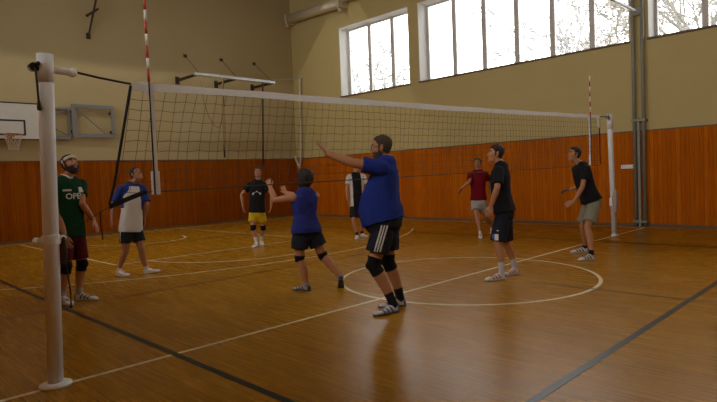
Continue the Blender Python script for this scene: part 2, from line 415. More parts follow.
# tie rod near the top left
tr_ = thing('wall_tie_rod', (-.19, YE, 6.24), 'dark steel tie rod slanting up from end wall at top left', 'rod')
o = V(tr_.location); k = Geo(); k.rod((-.19, YE-.045, 6.24), (.16, 13.2, 8.2), .03); k.box((-.25, YE-.05, 6.15), (-.13, YE-.001, 6.33)); k.build('rod', M['dark_steel'], tr_, o)
k = Geo(); k.rod((.06, 13.42, 7.06), (-.28, 13.42, 6.8), .035); k.ball((-.28, 13.42, 6.8), .05); k.build('side_bracket', M['dark_steel'], tr_, o, True)

# long housing high on the right wall
du = thing('wall_duct', (XR, 11.4, 8.0), 'long beige tubular housing mounted high on right wall near corner', 'duct')
o = V(du.location); k = Geo()
k.tube([(7.6, 13.5, 8.0), (7.6, 10.35, 7.92)], [(.17, .17), (.17, .17)], n=20, caps=(0, 0), sq=3); k.build('housing', M['duct'], du, o, True)
k = Geo(); k.tube([(7.6, 10.35, 7.98), (7.6, 6.2, 7.98)], [.09, .09], n=16, caps=(0, 0)); k.build('thin_pipe', M['duct'], du, o, True)
for yy, zz in ((13.45, 8.0), (10.35, 7.92)):
    k = Geo(); k.box((7.42, yy-.06, zz-.20), (XR-.001, yy+.06, zz+.18)); bevel(k.build('end_bracket', M['duct'], du, o))
    k = Geo(); k.ball((7.52, yy, zz-.27), .075); k.build('end_knob', M['duct'], du, o, True)

# steel upright with arm on the right wall
ap = thing('wall_upright', (XR-.1, .18, 0), 'tall grey green steel twin tube upright bolted to right wall behind far post', 'apparatus upright')
o = V(ap.location)
for yy in (.30, .09): Geo().rod((XR-.12, yy, .02), (XR-.12, yy, 8.2), .042, 14).build('tube', M['green_steel'], ap, o, True)
bevel(Geo().box((XR-.18, .165, .0), (XR-.12, .225, 2.65)).build('lower_channel', M['green_steel'], ap, o))
for z in (.12, 2.6, 5.6):
    k = Geo().box((XR-.19, .03, z-.03), (XR-.0285 if z < WH else XR-.001, .36, z+.03)); bevel(k.build('clamp', M['green_steel'], ap, o))
k = Geo(); k.rod((XR-.1, .2, 5.22), (4.9, .2, 5.22), .035); k.box((XR-.2, .1, 5.14), (XR-.08, .3, 5.3)); k.build('arm', M['pale_steel'], ap, o, True)

bx = thing('wall_plate', (XR-.03, .5, 1.48), 'small white oblong plate screwed to pine panelling behind far post', 'plate')
o = V(bx.location); bevel(Geo().box((XR-.07, .33, 1.43), (XR-.028, .66, 1.53)).build('plate_body', M['white'], bx, o))
for yy in (.37, .62): Geo().tube([(XR-.07, yy, 1.48), (XR-.074, yy, 1.48)], [.012, .012], n=10, caps=(0, 0)).build('screw', M['steel'], bx, o)

# ------------------------------------------------------------------ posts and net
def post(base, top, label, near):
    t = thing('net_post', base, label, 'post', 'volleyball net posts'); B, T = V(base), V(top); d = (T-B)
    def h(z): return B+d*(z/d.z)
    k = Geo(); k.tube([B, T-V((0, 0, .01)), T], [.055, .055, .046], n=28, caps=(0, 0)); k.build('tube', M['white'], t, B, True)
    k = Geo(); k.tube([h(2.3), T+V((0, 0, .012))], [.058, .058], n=28, caps=(0, 0)); k.build('top_sleeve', M['white'], t, B, True)
    k = Geo(); fl = .115 if near else .075; k.tube([B+V((0, 0, 0.002)), B+V((0, 0, .018)), B+V((0, 0, .03))], [fl, fl, .07], n=32, caps=(0, 0)); k.build('base_flange', M['white'], t, B, True)
    return t, B, h
PN, B, h = post((-5.49, .05, 0), (-5.43, .01, 2.5), 'tall white volleyball net post with floor flange in the left foreground', True)
c = h(2.4); k = Geo()
k.tube([c+V((-.09, 0, .0)), c+V((.06, 0, 0)), c+V((.19, 0, -.005))], [.022, .026, .03], n=14); k.ball(c+V((.19, 0, -.005)), .036); k.build('cable_roller', M['tape'], PN, B, True)
k = Geo(); k.tube([c+V((-.082, -.03, .01)), c+V((-.082, .03, .01))], [.03, .03], n=18, caps=(0, 0)); k.box(c+V((-.08, -.03, -.02)), c+V((-.03, .03, .012))); k.ball(c+V((-.06, -.05, .03)), .016); k.build('pulley', M['dark_steel'], PN, B)
k = Geo(); k.path([c+V((-.078, -.04, 0)), c+V((-.074, -.045, -.12)), c+V((-.070, -.045, -.27))], .008); k.tube([c+V((-.070, -.045, -.25)), c+V((-.068, -.045, -.30))], [.011, .019], n=10); k.build('pull_cord', M['dark_steel'], PN, B, True)
c = h(1.12); k = Geo(); k.tube([c+V((0, 0, -.035)), c+V((0, 0, .035))], [.064, .064], n=28, caps=(0, 0)); k.box(c+V((-.10, -.02, -.02)), c+V((.085, .02, .02)))
k.ball(c+V((-.10, 0, 0)), .028); k.ball(c+V((.085, 0, .005)), .024); bevel(k.build('clamp_collar', M['white'], PN, B), .003)
k = Geo(); k.tube([c+V((.08, -.03, 0)), c+V((.085, -.03, -.1)), c+V((.075, -.03, -.19))], [.015, .02, .014], n=10); k.build('crank', M['dark_steel'], PN, B, True)
k = Geo(); k.path([c+V((.08, .02, -.02)), c+V((.10, .02, -.2)), c+V((.12, .02, -.42)), c+V((.118, .02, -.53))], .006); k.ball(c+V((.118, .02, -.54)), .014); k.build('tail_cord', M['dark_cord'], PN, B, True)

PF, B, h = post((5.62, .03, 0), (5.40, 0, 2.6), 'white volleyball net post standing before right wall at far end', False)
c = h(2.5); k = Geo(); k.box(c+V((-.16, -.03, .0)), c+V((-.02, .03, .05))); k.tube([c+V((-.13, -.03, .05)), c+V((-.13, .03, .05))], [.04, .04], n=14, caps=(0, 0)); k.build('pulley', M['steel'], PF, B)
c = h(.75); k = Geo(); k.box(c+V((-.11, -.04, -.10)), c+V((-.03, .04, .08))); bevel(k.build('winch', M['white'], PF, B), .012)
k = Geo(); k.tube([c+V((-.1, -.09, .24)), c+V((-.15, -.09, .05)), c+V((-.12, -.09, -.22))], [.03, .055, .035], n=10); k.tube([c+V((-.06, -.1, .2)), c+V((-.08, -.1, -.1))], [.03, .04], n=10); k.build('cord_bundle', M['pink_pad'], PF, B, True)

# net: an even mesh of thin cords between two tapes
netT = thing('volleyball_net', (-4.78, 0, 2.34), 'long volleyball net with white top tape stretched between the two posts', 'net')
o = V(netT.location)
XA, XB = -4.72, 4.86
def zt(x):
    t = (x-XA)/(XB-XA); return 2.335+.20*t-.05*math.sin(PI*t)*.4
def zb(x): return 1.445+.095*(x-XA)/(XB-XA)
def by(x, f): return .035*math.sin(1.7*x+2)*math.sin(PI*f)+.02*math.sin(4.1*x)*math.sin(PI*f)
k = Geo(); NC = 96; NR = 10
for i in range(NC+1):
    def nx(f): xl = -4.965+.17*f; return xl+(XB-xl)*i/NC
    k.path([V((nx(j/NR)+.012*math.sin(i*1.9)*math.sin(PI*j/NR), by(nx(j/NR), j/NR), zb(nx(j/NR))+(zt(nx(j/NR))-.03-zb(nx(j/NR)))*j/NR)) for j in range(NR+1)], .0021, n=4)
for j in range(NR+1):
    f = j/NR
    xl = -4.965+.17*f; xs = [xl+(XB-xl)*i/NC for i in range(NC+1)]
    k.path([V((x, by(x, f), zb(x)*(1-f)+(zt(x)-.03)*f+.006*math.sin(i*2.3+j))) for i, x in enumerate(xs)], .0021, n=4)
k.build('mesh', M['cord'], netT, o)
k = Geo(); n = 60
rings = []
for i in range(n+1):
    x = XA-.07+(XB-XA+.11)*i/n; z = zt(x); w = .006
    rings.append([V((x, -w, z-.036+.004*math.sin(3*x))), V((x, w, z-.036)), V((x, w, z+.03)), V((x, -w, z+.03+.004*math.sin(5*x)))])
k.loft(rings); k.build('top_tape', M['tape'], netT, o)
k = Geo(); k.path([V((XA+(XB-XA)*i/40, 0, zb(XA+(XB-XA)*i/40))) for i in range(41)], .0055, n=6); k.build('bottom_cord', M['cord'], netT, o, True)
c1 = V((-5.30, 0, 2.41)); k = Geo(); k.path([c1, V((-5.05, 0, 2.372)), V((-4.8, 0, 2.345))], .009, n=6); k.build('top_cable', M['dark_cord'], netT, o, True); k = Geo(); k.path([V((4.85, 0, 2.53)), V((5.28, 0, 2.55))], .008, n=6); k.build('top_cable', M['dark_cord'], netT, o, True)
k = Geo(); k.tube([V((-4.80, 0, 2.33)), V((-4.89, 0, 1.92)), V((-4.985, 0, 1.5)), V((-5.03, 0, 1.36))], [(.011, .02)]*3+[(.008, .01)], n=6, caps=(0, 0)); k.build('side_strap', M['dark_cord'], netT, o)
k = Geo(); k.tube([V((-4.72, 0, 1.45)), V((-4.88, 0, 1.395)), V((-5.03, 0, 1.34))], [(.02, .008)]*3, n=6, caps=(0, 0)); k.path([V((-5.03, 0, 1.34)), V((-5.2, 0, 1.25)), V((-5.36, 0.03, 1.14))], .003, n=6)
k.path([V((-5.10, 0, 1.31)), V((-5.105, 0, 1.2)), V((-5.095, 0, 1.08))], .005, n=6); k.build('lower_strap', M['dark_cord'], netT, o)
k = Geo(); k.rod((4.86, 0, 2.5), (4.86, 0, 1.56), .012, 6); k.build('side_cord', M['dark_cord'], netT, o); k = Geo(); k.box((4.78, -.01, 2.3), (4.87, .01, 2.53)); k.build('corner_tape', M['tape'], netT, o)

def antenna(x, top, label, z0):
    t = thing('net_antenna', (x, -.03, z0), label, 'antenna', 'net antennas'); o = V(t.location); n = 8
    for m_, par, nm in (('white_band', 0, 'white_band'), ('red', 1, 'red_band')):
        for i in range(n):
            if i % 2 == par: Geo().rod((x-.01, -.03, top-(i+1)*.1), (x-.01, -.03, top-i*.1), .0115, 10).build(nm, M[m_], t, o, True)
    k = Geo(); k.tube([(x-.01, -.03, top-.8), (x-.01, -.03, z0)], [.007, .007], n=8, caps=(0, 0)); k.build('lower_rod', M['dark_cord'], t, o, True)
    k = Geo(); zz = zt(x)
    k.box((x-.03, -.014, zz-.07), (x+.04, .014, zz+.0)); k.box((x+.0, -.012, z0+.02), (x+.034, .012, zz-.07)); k.box((x-.02, -.016, z0), (x+.045, .016, z0+.20)); k.build('sleeve', M['tape'], t, o)
antenna(-4.645, 3.17, 'tall red and white striped net antenna near the foreground post', 1.42)
antenna(4.36, 3.30, 'small red and white striped net antenna near the far post', 1.55)

# ------------------------------------------------------------------ people
def remesh(g, vox, smooth=3, fac=.5, subset=None):
    """grow one continuous skin over overlapping closed shells"""
    me = bpy.data.meshes.new('tmp'); me.from_pydata([tuple(p) for p in g.v], [], g.f); me.update()
    bm = bmesh.new(); bm.from_mesh(me); bmesh.ops.recalc_face_normals(bm, faces=bm.faces); bm.to_mesh(me); bm.free()
    o = bpy.data.objects.new('tmp', me); COL.objects.link(o)
    md = o.modifiers.new('r', 'REMESH'); md.mode = 'VOXEL'; md.voxel_size = vox; md.use_smooth_shade = True
    if smooth:
        s = o.modifiers.new('s', 'SMOOTH'); s.iterations = smooth; s.factor = fac
    dg = bpy.context.evaluated_depsgraph_get(); me2 = bpy.data.meshes.new_from_object(o.evaluated_get(dg))
    bpy.data.objects.remove(o); bpy.data.meshes.remove(me)
    return me2
def put(me, name, mats, parent, org, pick=None, wrinkle=0, seed=0):
    if not isinstance(mats, (list, tuple)): mats = [mats]
    me.materials.clear()
    for m in mats: me.materials.append(m)
    if wrinkle:
        nr = np.empty(len(me.vertices)*3, dtype=np.float32); me.vertex_normals.foreach_get('vector', nr)
        co = np.empty(len(me.vertices)*3, dtype=np.float32); me.vertices.foreach_get('co', co); q = co.reshape(-1, 3).tolist()
        n1 = np.array([noise.noise(V((p[0]*7+seed, p[1]*7, p[2]*4.5)))+.5*noise.noise(V((p[0]*16, p[1]*16+seed, p[2]*9))) for p in q], dtype=np.float32)
        me.vertices.foreach_set('co', co+nr*np.repeat(n1*wrinkle, 3)); me.update()
    if pick:
        for f in me.polygons: f.material_index = pick(f.center)
    me.polygons.foreach_set('use_smooth', [True]*len(me.polygons))
    co = np.empty(len(me.vertices)*3, dtype=np.float32); me.vertices.foreach_get('co', co)
    me.vertices.foreach_set('co', co-np.tile(np.array(org, dtype=np.float32), len(me.vertices)))
    me.update(); me.name = name
    o = bpy.data.objects.new(name, me); COL.objects.link(o); o.parent = parent
    return o
def ik(A, B, l1, l2, hint):
    d = (B-A).length; mx = .99*(l1+l2)
    if d > mx: s = d/mx; l1 *= s; l2 *= s
    ax = (B-A)/d; a = (l1*l1-l2*l2+d*d)/(2*d); h = math.sqrt(max(0, l1*l1-a*a))
    p = hint-A; p = p-ax*p.dot(ax)
    if p.length < 1e-5: p = ax.orthogonal()
    return A+ax*a+p.normalized()*h
def d2(a, b): return (ER*a+EF*b).normalized()

HEAD = [(-.120, .046, .026, .024), (-.108, .036, .046, .040), (-.085, .024, .068, .053), (-.05, .013, .082, .062), (-.01, .005, .091, .070),
        (.03, 0, .097, .0745), (.062, -.003, .094, .073), (.09, -.006, .078, .062), (.108, -.008, .052, .042), (.119, -.008, .018, .014)]
def head_at(z):
    for a, b in zip(HEAD, HEAD[1:]):
        if a[0] <= z <= b[0]:
            t = (z-a[0])/(b[0]-a[0]); return [a[i]*(1-t)+b[i]*t for i in (1, 2, 3)]
    return HEAD[0][1:] if z < HEAD[0][0] else HEAD[-1][1:]

TORSO = [(-.20, .105, .09, -.01), (-.11, .165, .118, -.012), (0, .172, .122, -.01), (.2, .158, .112, .004), (.4, .153, .108, .012), (.6, .166, .116, .014),
         (.78, .178, .115, .006), (.9, .172, .098, -.006), (.98, .125, .08, -.014), (1.05, .072, .066, -.016)]

def person(label, sp):
    k = sp['h']/1.8; vox = sp.get('vox', .007); fat = sp.get('fat', 0); fem = sp.get('fem', 0)
    fc = d2(*sp['face'])                                     # the way the trunk faces
    lat = V((fc.y, -fc.x, 0))                                # towards the person's right hand
    # feet
    feet = []
    for s in ('R', 'L'):
        q = sp['foot'+s]
        fd = d2(*q['dir'])
        if 'dd' in q: c = None
        else: c = floor_pt(*q['px'])
        feet.append([s, q, fd, c])
    onf = [f[3] for f in feet if f[3] is not None]
    root = sum(onf, V((0, 0, 0)))/len(onf); root.z = 0
    D = depth(V((root.x, root.y, 0)))
    for f in feet:
        if f[3] is None: f[3] = at(*f[1]['px'], D+f[1]['dd'])
    T = thing('person', root, label, 'person', 'players on the volleyball court')
    # trunk
    Hc = at(*sp['hip'], D+sp.get('hipd', 0)); Nk = at(*sp['neck'], D+sp.get('neckd', 0))
    ax = (Nk-Hc).normalized(); LT = (Nk-Hc).length
    wide = sp.get('wide', 1)
    def torso(g, e=0, t0=-9, t1=9, eb=0, m=0, caps=(1, 1), shoulder=1):
        P, Rr = [], []
        fwd = (fc-ax*fc.dot(ax)).normalized()
        for t, w_, d_, o_ in TORSO:
            if t < t0 or t > t1: continue
            bel = fat*math.exp(-((t-.22)/.34)**2)
            ee = e+eb*max(0, 1-max(t, t0)/.55)
            if fem: w_ = w_*(1-.10*math.exp(-((t-.38)/.2)**2))*(1+.04*math.exp(-((t)/.2)**2))*(.93 if t > .6 else 1)
            P.append(Hc+ax*(t*LT)+fwd*((o_+bel*.55)*k)); Rr.append(((w_*wide+bel*.45)*k+ee, (d_*wide+bel*.85)*k+ee))
        g.tube(P, Rr, ref=lat, n=24, caps=caps, sq=2.35, m=m)
    SW = sp.get('sw', .178)*k*wide
    sh = {}
    shl = sp.get('shl', {})
    for s, q in (('R', 1), ('L', -1)):
        sh[s] = Nk-ax*(.062*k)+lat*(q*SW)+fc*shl.get(s, (0, 0))[0]+EZ*shl.get(s, (0, 0))[1]
    hipj = {s: Hc-ax*(.035*k)+lat*(q*.088*k*wide) for s, q in (('R', 1), ('L', -1))}
    # legs
    legs = {}
    for s, q, fd, c in feet:
        pit = q.get('pitch', 0)
        fdn = (fd*math.cos(pit)-EZ*math.sin(pit)).normalized(); fup = (fd*math.sin(pit)+EZ*math.cos(pit)).normalized()
        flat = fdn.cross(fup)
        heel = c-fdn*(.135*k)
        an = c-fdn*(.085*k)+fup*(.085*k)
        hint = at(*q['knee'], (depth(hipj[s])+depth(an))/2) if 'knee' in q else (hipj[s]+an)/2
        hint = hint+(fd*.6+fc*.4)*sp.get('kb', .05)
        lf_ = (an-hipj[s]).length*q.get('st', sp.get('st', 1.012))/.86
        kn = ik(hipj[s], an, sp.get('thr', .435)*lf_, (.86-sp.get('thr', .435))*lf_, hint)
        legs[s] = dict(hip=hipj[s], kn=kn, an=an, c=c, heel=heel, fd=fdn, fu=fup, fl=flat)
    # arms
    arms = {}
    for s in ('R', 'L'):
        q = sp['arm'+s]
        wr = at(*q['wr'], D+q['dd']); eh = at(*q['el'], D+q.get('ed', q['dd']*.8))
        hd = (at(*q['tip'], D+q.get('td', q['dd']))-wr).normalized()
        el = ik(sh[s], wr, .295*k, .26*k, eh)
        arms[s] = dict(sh=sh[s], el=el, wr=wr, hd=hd, q=q)
    # head
    hc = at(*sp['head'], D+sp.get('headd', sp.get('neckd', 0))); look = sp['look']; lf = (ER*look[0]+EF*look[1]+EZ*look[2]).normalized()
    lr = lf.cross(EZ).normalized(); lu = lr.cross(lf); hk = k**.5*sp.get('hk', 1.0)
    def hp(x, y, z): return hc+(lf*x-lr*y+lu*z)*hk           # x forward, y left, z up
    fr = sp.get('limb', 1.0)
    def arm(g, s, e=0, frac=2, m=0, flat=False):
        a = arms[s]; ka = k*fr
        prof = [(a['sh'], .056), (a['sh'].lerp(a['el'], .35), .052), (a['sh'].lerp(a['el'], .75), .043), (a['el'], .040)]
        if frac < 1:
            e0 = a['sh'].lerp(a['el'], frac)
            prof = [(a['sh'], .060), (a['sh'].lerp(a['el'], frac*.5), .056), (e0, .053)]
            g.tube([p for p, r in prof], [r*ka+e*(1+.25*i) for i, (p, r) in enumerate(prof)], n=18, caps=(1, 0), m=m); return
        prof += [(a['el'].lerp(a['wr'], .25), .043), (a['el'].lerp(a['wr'], .6), .036), (a['wr'], .027)]
        g.tube([p for p, r in prof], [r*ka+e for p, r in prof], n=16, m=m)
    def leg(g, s, t0=0, t1=2, e0=0, e1=0, m=0, caps=(1, 1)):
        L = legs[s]; kl = k*fr
        prof = [(0, .088), (.3, .083), (.65, .068), (.93, .056), (1.0, .055), (1.1, .053), (1.3, .057), (1.55, .048), (1.8, .037), (2.0, .036)]
        pos = lambda t: L['hip'].lerp(L['kn'], t) if t <= 1 else L['kn'].lerp(L['an'], t-1)
        rad = lambda t: next(a[1]+(b[1]-a[1])*(t-a[0])/(b[0]-a[0]) for a, b in zip(prof, prof[1:]) if a[0] <= t <= b[0]+1e-9)
        ts = sorted(set([t0, t1]+[p[0] for p in prof if t0 < p[0] < t1]))
        P = [pos(t)-(L['fd']*(.016*k*math.sin(PI*(t-1)) if t > 1 else 0)) for t in ts]
        g.tube(P, [rad(t)*kl+e0+(e1-e0)*((t-t0)/(t1-t0)) for t in ts], n=18, caps=caps, m=m)
    # ---- body: one continuous figure
    g = Geo(); torso(g)
    for s in ('R', 'L'):
        g.ball(sh[s]-EZ*.004, .060*k*fr); arm(g, s); leg(g, s)
        L = legs[s]; g.tube([L['an']-L['fu']*(.03*k), L['c']+L['fd']*(.08*k)+L['fu']*(.035*k)], [.036*k, .026*k], n=12)
        # trapezius
        g.tube([Nk+(hc-Nk)*.12, Nk.lerp(sh[s], .55)+EZ*.004*k, sh[s]-EZ*.004], [.048*k, .050*k, .05*k], n=14)
        a = arms[s]; hd = a['hd']; pn = a['q'].get('palm')
        pn = (ER*pn[0]+EF*pn[1]+EZ*pn[2]) if pn else fc*.2-lat*(1 if s == 'R' else -1)
        pn = (pn-hd*pn.dot(hd)).normalized(); hl = hd.cross(pn).normalized()*(1 if s == 'R' else -1)
        kh = k*(.92 if fem else 1.0); wv = a['wr']
        curl = a['q'].get('curl', .5); spread = a['q'].get('spread', .10)
        g.tube([wv-hd*.01, wv+hd*(.03*kh), wv+hd*(.065*kh), wv+hd*(.092*kh)], [(.026*kh, .019*kh), (.034*kh, .017*kh), (.041*kh, .015*kh), (.040*kh, .012*kh)], ref=hl, n=16, sq=2.6)
        for i in range(4):
            off = (i-1.5)
            ln = (.073, .083, .078, .062)[i]*kh
            b0 = wv+hd*(.088*kh)-hl*(off*.0205*kh); pts = [b0-hd*(.02*kh)]; dirn = (hd-hl*(off*spread)).normalized(); p = b0
            pts.append(p)
            for seg, fr_ in ((0, .45), (1, .32), (2, .23)):
                ang = curl*(.5+.5*seg)
                q = (dirn*math.cos(ang)+pn*math.sin(ang)).normalized(); p = p+q*(ln*fr_); pts.append(p)
            g.tube(pts, [.0105*kh, .0105*kh, .0098*kh, .009*kh, .008*kh], n=10)
        tb = wv+hd*(.022*kh)+hl*(.026*kh); td = (hd*.72+hl*.62+pn*.3).normalized()
        g.tube([tb, tb+td*(.034*kh), tb+td*(.055*kh)+hd*(.014*kh), tb+td*(.062*kh)+hd*(.034*kh)], [.0155*kh, .013*kh, .011*kh, .0095*kh], n=10)
    g.tube([Nk-ax*.05, Nk+ax*.02, hp(-.012, 0, -.07), hp(-.01, 0, -.02)], [.066*k, .058*k*(.88 if fem else 1), .056*k*(.86 if fem else 1), .055], n=18)
    rings = [[hp(xc+a*math.cos(2*PI*j/28), b*math.sin(2*PI*j/28), z) for j in range(28)] for z, xc, a, b in HEAD]
    g.loft(rings)
    hx = lambda v: (-lr*0+lf*v[0]-lr*v[1]+lu*v[2])*hk
    g.tube([hp(.082, 0, .03), hp(.100, 0, 0), hp(.114, 0, -.024), hp(.098, 0, -.036)], [.010, .012, .0145, .010], n=10)
    g.ball(hp(.101, .012, -.028), .0085); g.ball(hp(.101, -.012, -.028), .0085)
    g.ball(hp(.082, 0, .034), (hx((.013, 0, 0)), hx((0, .048, 0)), hx((0, 0, .010))))
    g.ball(hp(.082, 0, -.066), (hx((.016, 0, 0)), hx((0, .026, 0)), hx((0, 0, .013))))
    g.ball(hp(.078, 0, -.104), .021)
    for s in (1, -1):
        g.ball(hp(-.006, .076*s, -.004), (hx((.018, .004*s, 0)), hx((0, .010, 0)), hx((-.006, 0, .033))), n=12)
        g.ball(hp(.058, .042*s, -.025), .024)
    me = remesh(g, vox, 3)
    skm = sp['skin']; lip = M['lip']
    lipc = hp(.094, 0, -.066)
    def pick(c):
        d = c-lipc; return 1 if abs(d.dot(lu)) < .009 and abs(d.dot(lr)) < .022 and (c-hc).dot(lf) > .08 else 0
    put(me, 'body', [skm, lip], T, root, pick)
    # ---- eyes, brows
    for s in (1, -1):
        e = hp(.0865, .031*s, .010); ge = Geo(); ge.ball(e, (hx((.006, 0, 0)), hx((0, .0135, 0)), hx((0, 0, .0075))), n=12); eo = ge.build('eye', M['eye_white'], T, root, True)
        gi = Geo(); gi.ball(e+lf*.004*hk, (hx((.0035, 0, 0)), hx((0, .0065, 0)), hx((0, 0, .0065))), n=10); gi.build('iris', M['iris'], eo, root, True)
        gb = Geo(); gb.tube([hp(.093, .014*s, .033), hp(.094, .03*s, .039), hp(.082, .05*s, .034)], [(.006, .005)]*3, n=8); gb.build('eyebrow', sp['hairm'], T, root, True)
    # ---- hair
    def cap_mesh(name, off, inside, m):
        g = Geo(); nz, na = 40, 56; rings = []
        for i in range(nz+1):
            th = PI*(.02+.96*i/nz); z = -.123*math.cos(th)+0
            xc, a, b = head_at(max(-.1199, min(.1189, z)))
            ring = []
            for j in range(na):
                al = 2*PI*j/na; x = xc+a*math.cos(al); y = b*math.sin(al)
                n_ = V((x-xc*.6, y, z*.9)).normalized()
                o_ = off(x, y, z) if inside(x, y, z) else -.014
                o_ += .0035*noise.noise(V((x*60, y*60, z*45))) if inside(x, y, z) else 0
                ring.append(hp(x+n_.x*o_, y+n_.y*o_, z+n_.z*o_))
            rings.append(ring)
        g.loft(rings); return g.build(name, m, T, root, True)
    hs = sp.get('hair', 'short'); ho = sp.get('hairoff', .015)
    if hs == 'bob':
        cap_mesh('hair', lambda x, y, z: .030+.022*max(0, min(1, -x/.06)), lambda x, y, z: z > .066 or x < .03 and z > -.112 or x < .055 and z > .035, sp['hairm'])
    else:
        hl_ = lambda x: .070 if x > .062 else (.030+.040*(x-.03)/.032 if x > .03 else (-.022 if x > .006 else (.028 if x > -.018 else (-.05 if x > -.045 else -.088))))
        cap_mesh('hair', lambda x, y, z: ho*max(.30, min(1, .45+(z-hl_(x))/.07))*(.75 if z < 0 else 1), lambda x, y, z: z > hl_(x), sp['hairm'])
    if sp.get('beard'):
        cap_mesh('beard', lambda x, y, z: sp['beard'], lambda x, y, z: (z < -.045 and x > -.02 and not (abs(y) < .024 and -.078 < z < -.052 and x > .05)) or (z < .0 and -.005 < x < .03 and abs(y) > .05), sp['hairm'])
    if sp.get('headband'):
        g = Geo(); rings = []
        tl = lambda x: .058+.14*x*.35
        for rr, dz in ((1.03, -.02), (1.075, -.014), (1.08, 0), (1.075, .014), (1.03, .02)):
            rings.append([hp((.0+.098*math.cos(2*PI*j/32)*1.05)*rr, .079*1.06*math.sin(2*PI*j/32)*rr, .052+.02*math.cos(2*PI*j/32)+dz) for j in range(32)])
        g.loft(rings, cap=False); g.build('headband', sp['headband'], T, root, True)
    if sp.get('glasses'):
        gg = Geo()
        for s in (1, -1):
            cpt = [hp(.104-.006*abs(math.cos(2*PI*j/16)), .033*s+.024*math.cos(2*PI*j/16), .008+.017*math.sin(2*PI*j/16)) for j in range(17)]
            gg.path(cpt, .0025, 6); gg.path([hp(.098, .057*s, .012), hp(.06, .080*s, .012), hp(-.005, .083*s, .008)], .0025, 6)
        gg.path([hp(.106, .010, .012), hp(.112, 0, .014), hp(.106, -.010, .012)], .0025, 6)
        gg.build('glasses', M['black'], T, root, True)
    # ---- shirt
    ez = sp.get('ease', .016)
    g = Geo(); torso(g, ez, sp.get('hem', -.12), .985, sp.get('hemease', .012), caps=(0, 1))
    for s in ('R', 'L'):
        if sp.get('sleeve', .6): arm(g, s, .016, sp.get('sleeve', .6)); g.ball(sh[s]-EZ*.004, .062*k*fr+.012)
        else: g.tube([sh[s].lerp(Nk, .75), sh[s].lerp(Nk, .3)+EZ*.004], [.052*k+.012, .052*k+.012], n=16)
        if sp.get('sleeve', .6): g.tube([Nk-ax*.055*k+fc*-.01, Nk.lerp(sh[s], .5)+EZ*.006*k, sh[s]-EZ*.004], [.052*k+.012, .053*k+.014, .052*k+.014], n=16)
    me = remesh(g, max(vox, .008), 3)
    cen = lambda c: ((c-Hc).dot(ax)/LT, (c-Hc).dot(lat)/k, (c-Hc).dot(fc)/k)
    pk = sp.get('shirtpick')
    def armness(c):
        b = 9
        for s in ('R', 'L'):
            a = arms[s]; d = a['el']-a['sh']; t = max(-.05, min(1, (c-a['sh']).dot(d)/d.length_squared)); b = min(b, (c-a['sh']-d*t).length)
        return b/k
    shirt = put(me, 'shirt', sp['shirtm'], T, root, (lambda c: pk(cen(c), armness(c))) if pk else None, sp.get('wr', .006), hash(label) % 7)
    if sp.get('collar'):
        g = Geo(); rings = []
        for rr, dz in ((.070, -.012), (.082, -.008), (.080, .012), (.070, .034), (.062, .035), (.064, .0)):
            rings.append([Nk+ax*(.040*k)+lat*(rr*k*math.cos(2*PI*j/24))+fc*(rr*k*math.sin(2*PI*j/24)-.008)+ax*((dz-.018*max(0, math.sin(2*PI*j/24)))*k) for j in range(24)])
        g.loft(rings, cap=False); g.build('collar', sp['collar'], shirt, root, True)
    # ---- shorts
    g = Geo(); torso(g, .010+sp.get('sease', 0), -.25, .16, 0, caps=(1, 0))
    sl = sp.get('short', .85)
    for s in ('R', 'L'):
        leg(g, s, 0, sl, .012, sp.get('flare', .034), caps=(1, 0))
    me = remesh(g, max(vox, .008), 3)
    shorts = put(me, 'shorts', sp['shortm'], T, root, None, .005, 3)
    # ---- knee pads, socks, shoes
    for s in ('R', 'L'):
        L = legs[s]
        if sp.get('pad'):
            p0, p1 = sp['pad']; g = Geo(); leg(g, s, p0, p1, .010, .010, caps=(0, 0))
            if p1-p0 > .3: c_ = L['kn']+(fc*.7+L['fd']*.5)*.03*k; g.ball(c_, .052*k)
            put(remesh(g, .008, 3), 'knee_pad', sp['padm'], T, root)
        g = Geo(); leg(g, s, sp.get('sock', 1.75), 2.0, .005, .006, caps=(0, 1)); put(remesh(g, .008, 2), 'sock', sp['sockm'], T, root)
        ks = k*sp.get('shoe', 1.0)
        def sring(t, hw, z0, z1, n=20):
            c0 = L['heel']-L['fd']*.01*k+L['fd']*(.305*ks*t); ring = []
            for j in range(n):
                q = 2*PI*j/n; cx, sx = math.cos(q), math.sin(q); cx = math.copysign(abs(cx)**.8, cx); sx = math.copysign(abs(sx)**.7, sx)
                ring.append(c0+L['fl']*(hw*ks*cx)+L['fu']*(((z0+z1)/2+(z1-z0)/2*sx)*ks))
            return ring
        g = Geo(); g.loft([sring(t, hw, .012, z1) for t, hw, z1 in ((0, .018, .06), (.03, .031, .083), (.12, .038, .098), (.27, .040, .102), (.38, .041, .088), (.52, .044, .072), (.68, .049, .058), (.84, .047, .047), (.95, .034, .036), (1.0, .016, .028))])
        me = remesh(g, .006, 2); ac = sp.get('accent')
        def sp_pick(c):
            t = (c-L['heel']).dot(L['fd'])/(.305*ks); z = (c-L['heel']).dot(L['fu'])/ks; y = abs((c-L['heel']).dot(L['fl']))/ks
            if not ac: return 0
            w_ = (t*1.0-z*2.2) % .17
            return 1 if (.22 < t < .72 and w_ < .075 and z > .02 and y > .018) or t < .06 else 0
        so = put(me, 'shoe', [sp['shoem'], ac or sp['shoem']], T, root, sp_pick)
        g = Geo(); g.loft([sring(t, hw, 0, .024) for t, hw in ((-.012, .018), (.02, .034), (.12, .041), (.3, .041), (.5, .044), (.68, .051), (.84, .049), (.96, .036), (1.015, .016))]); g.build('sole', sp.get('solem', M['sole']), so, root, True)
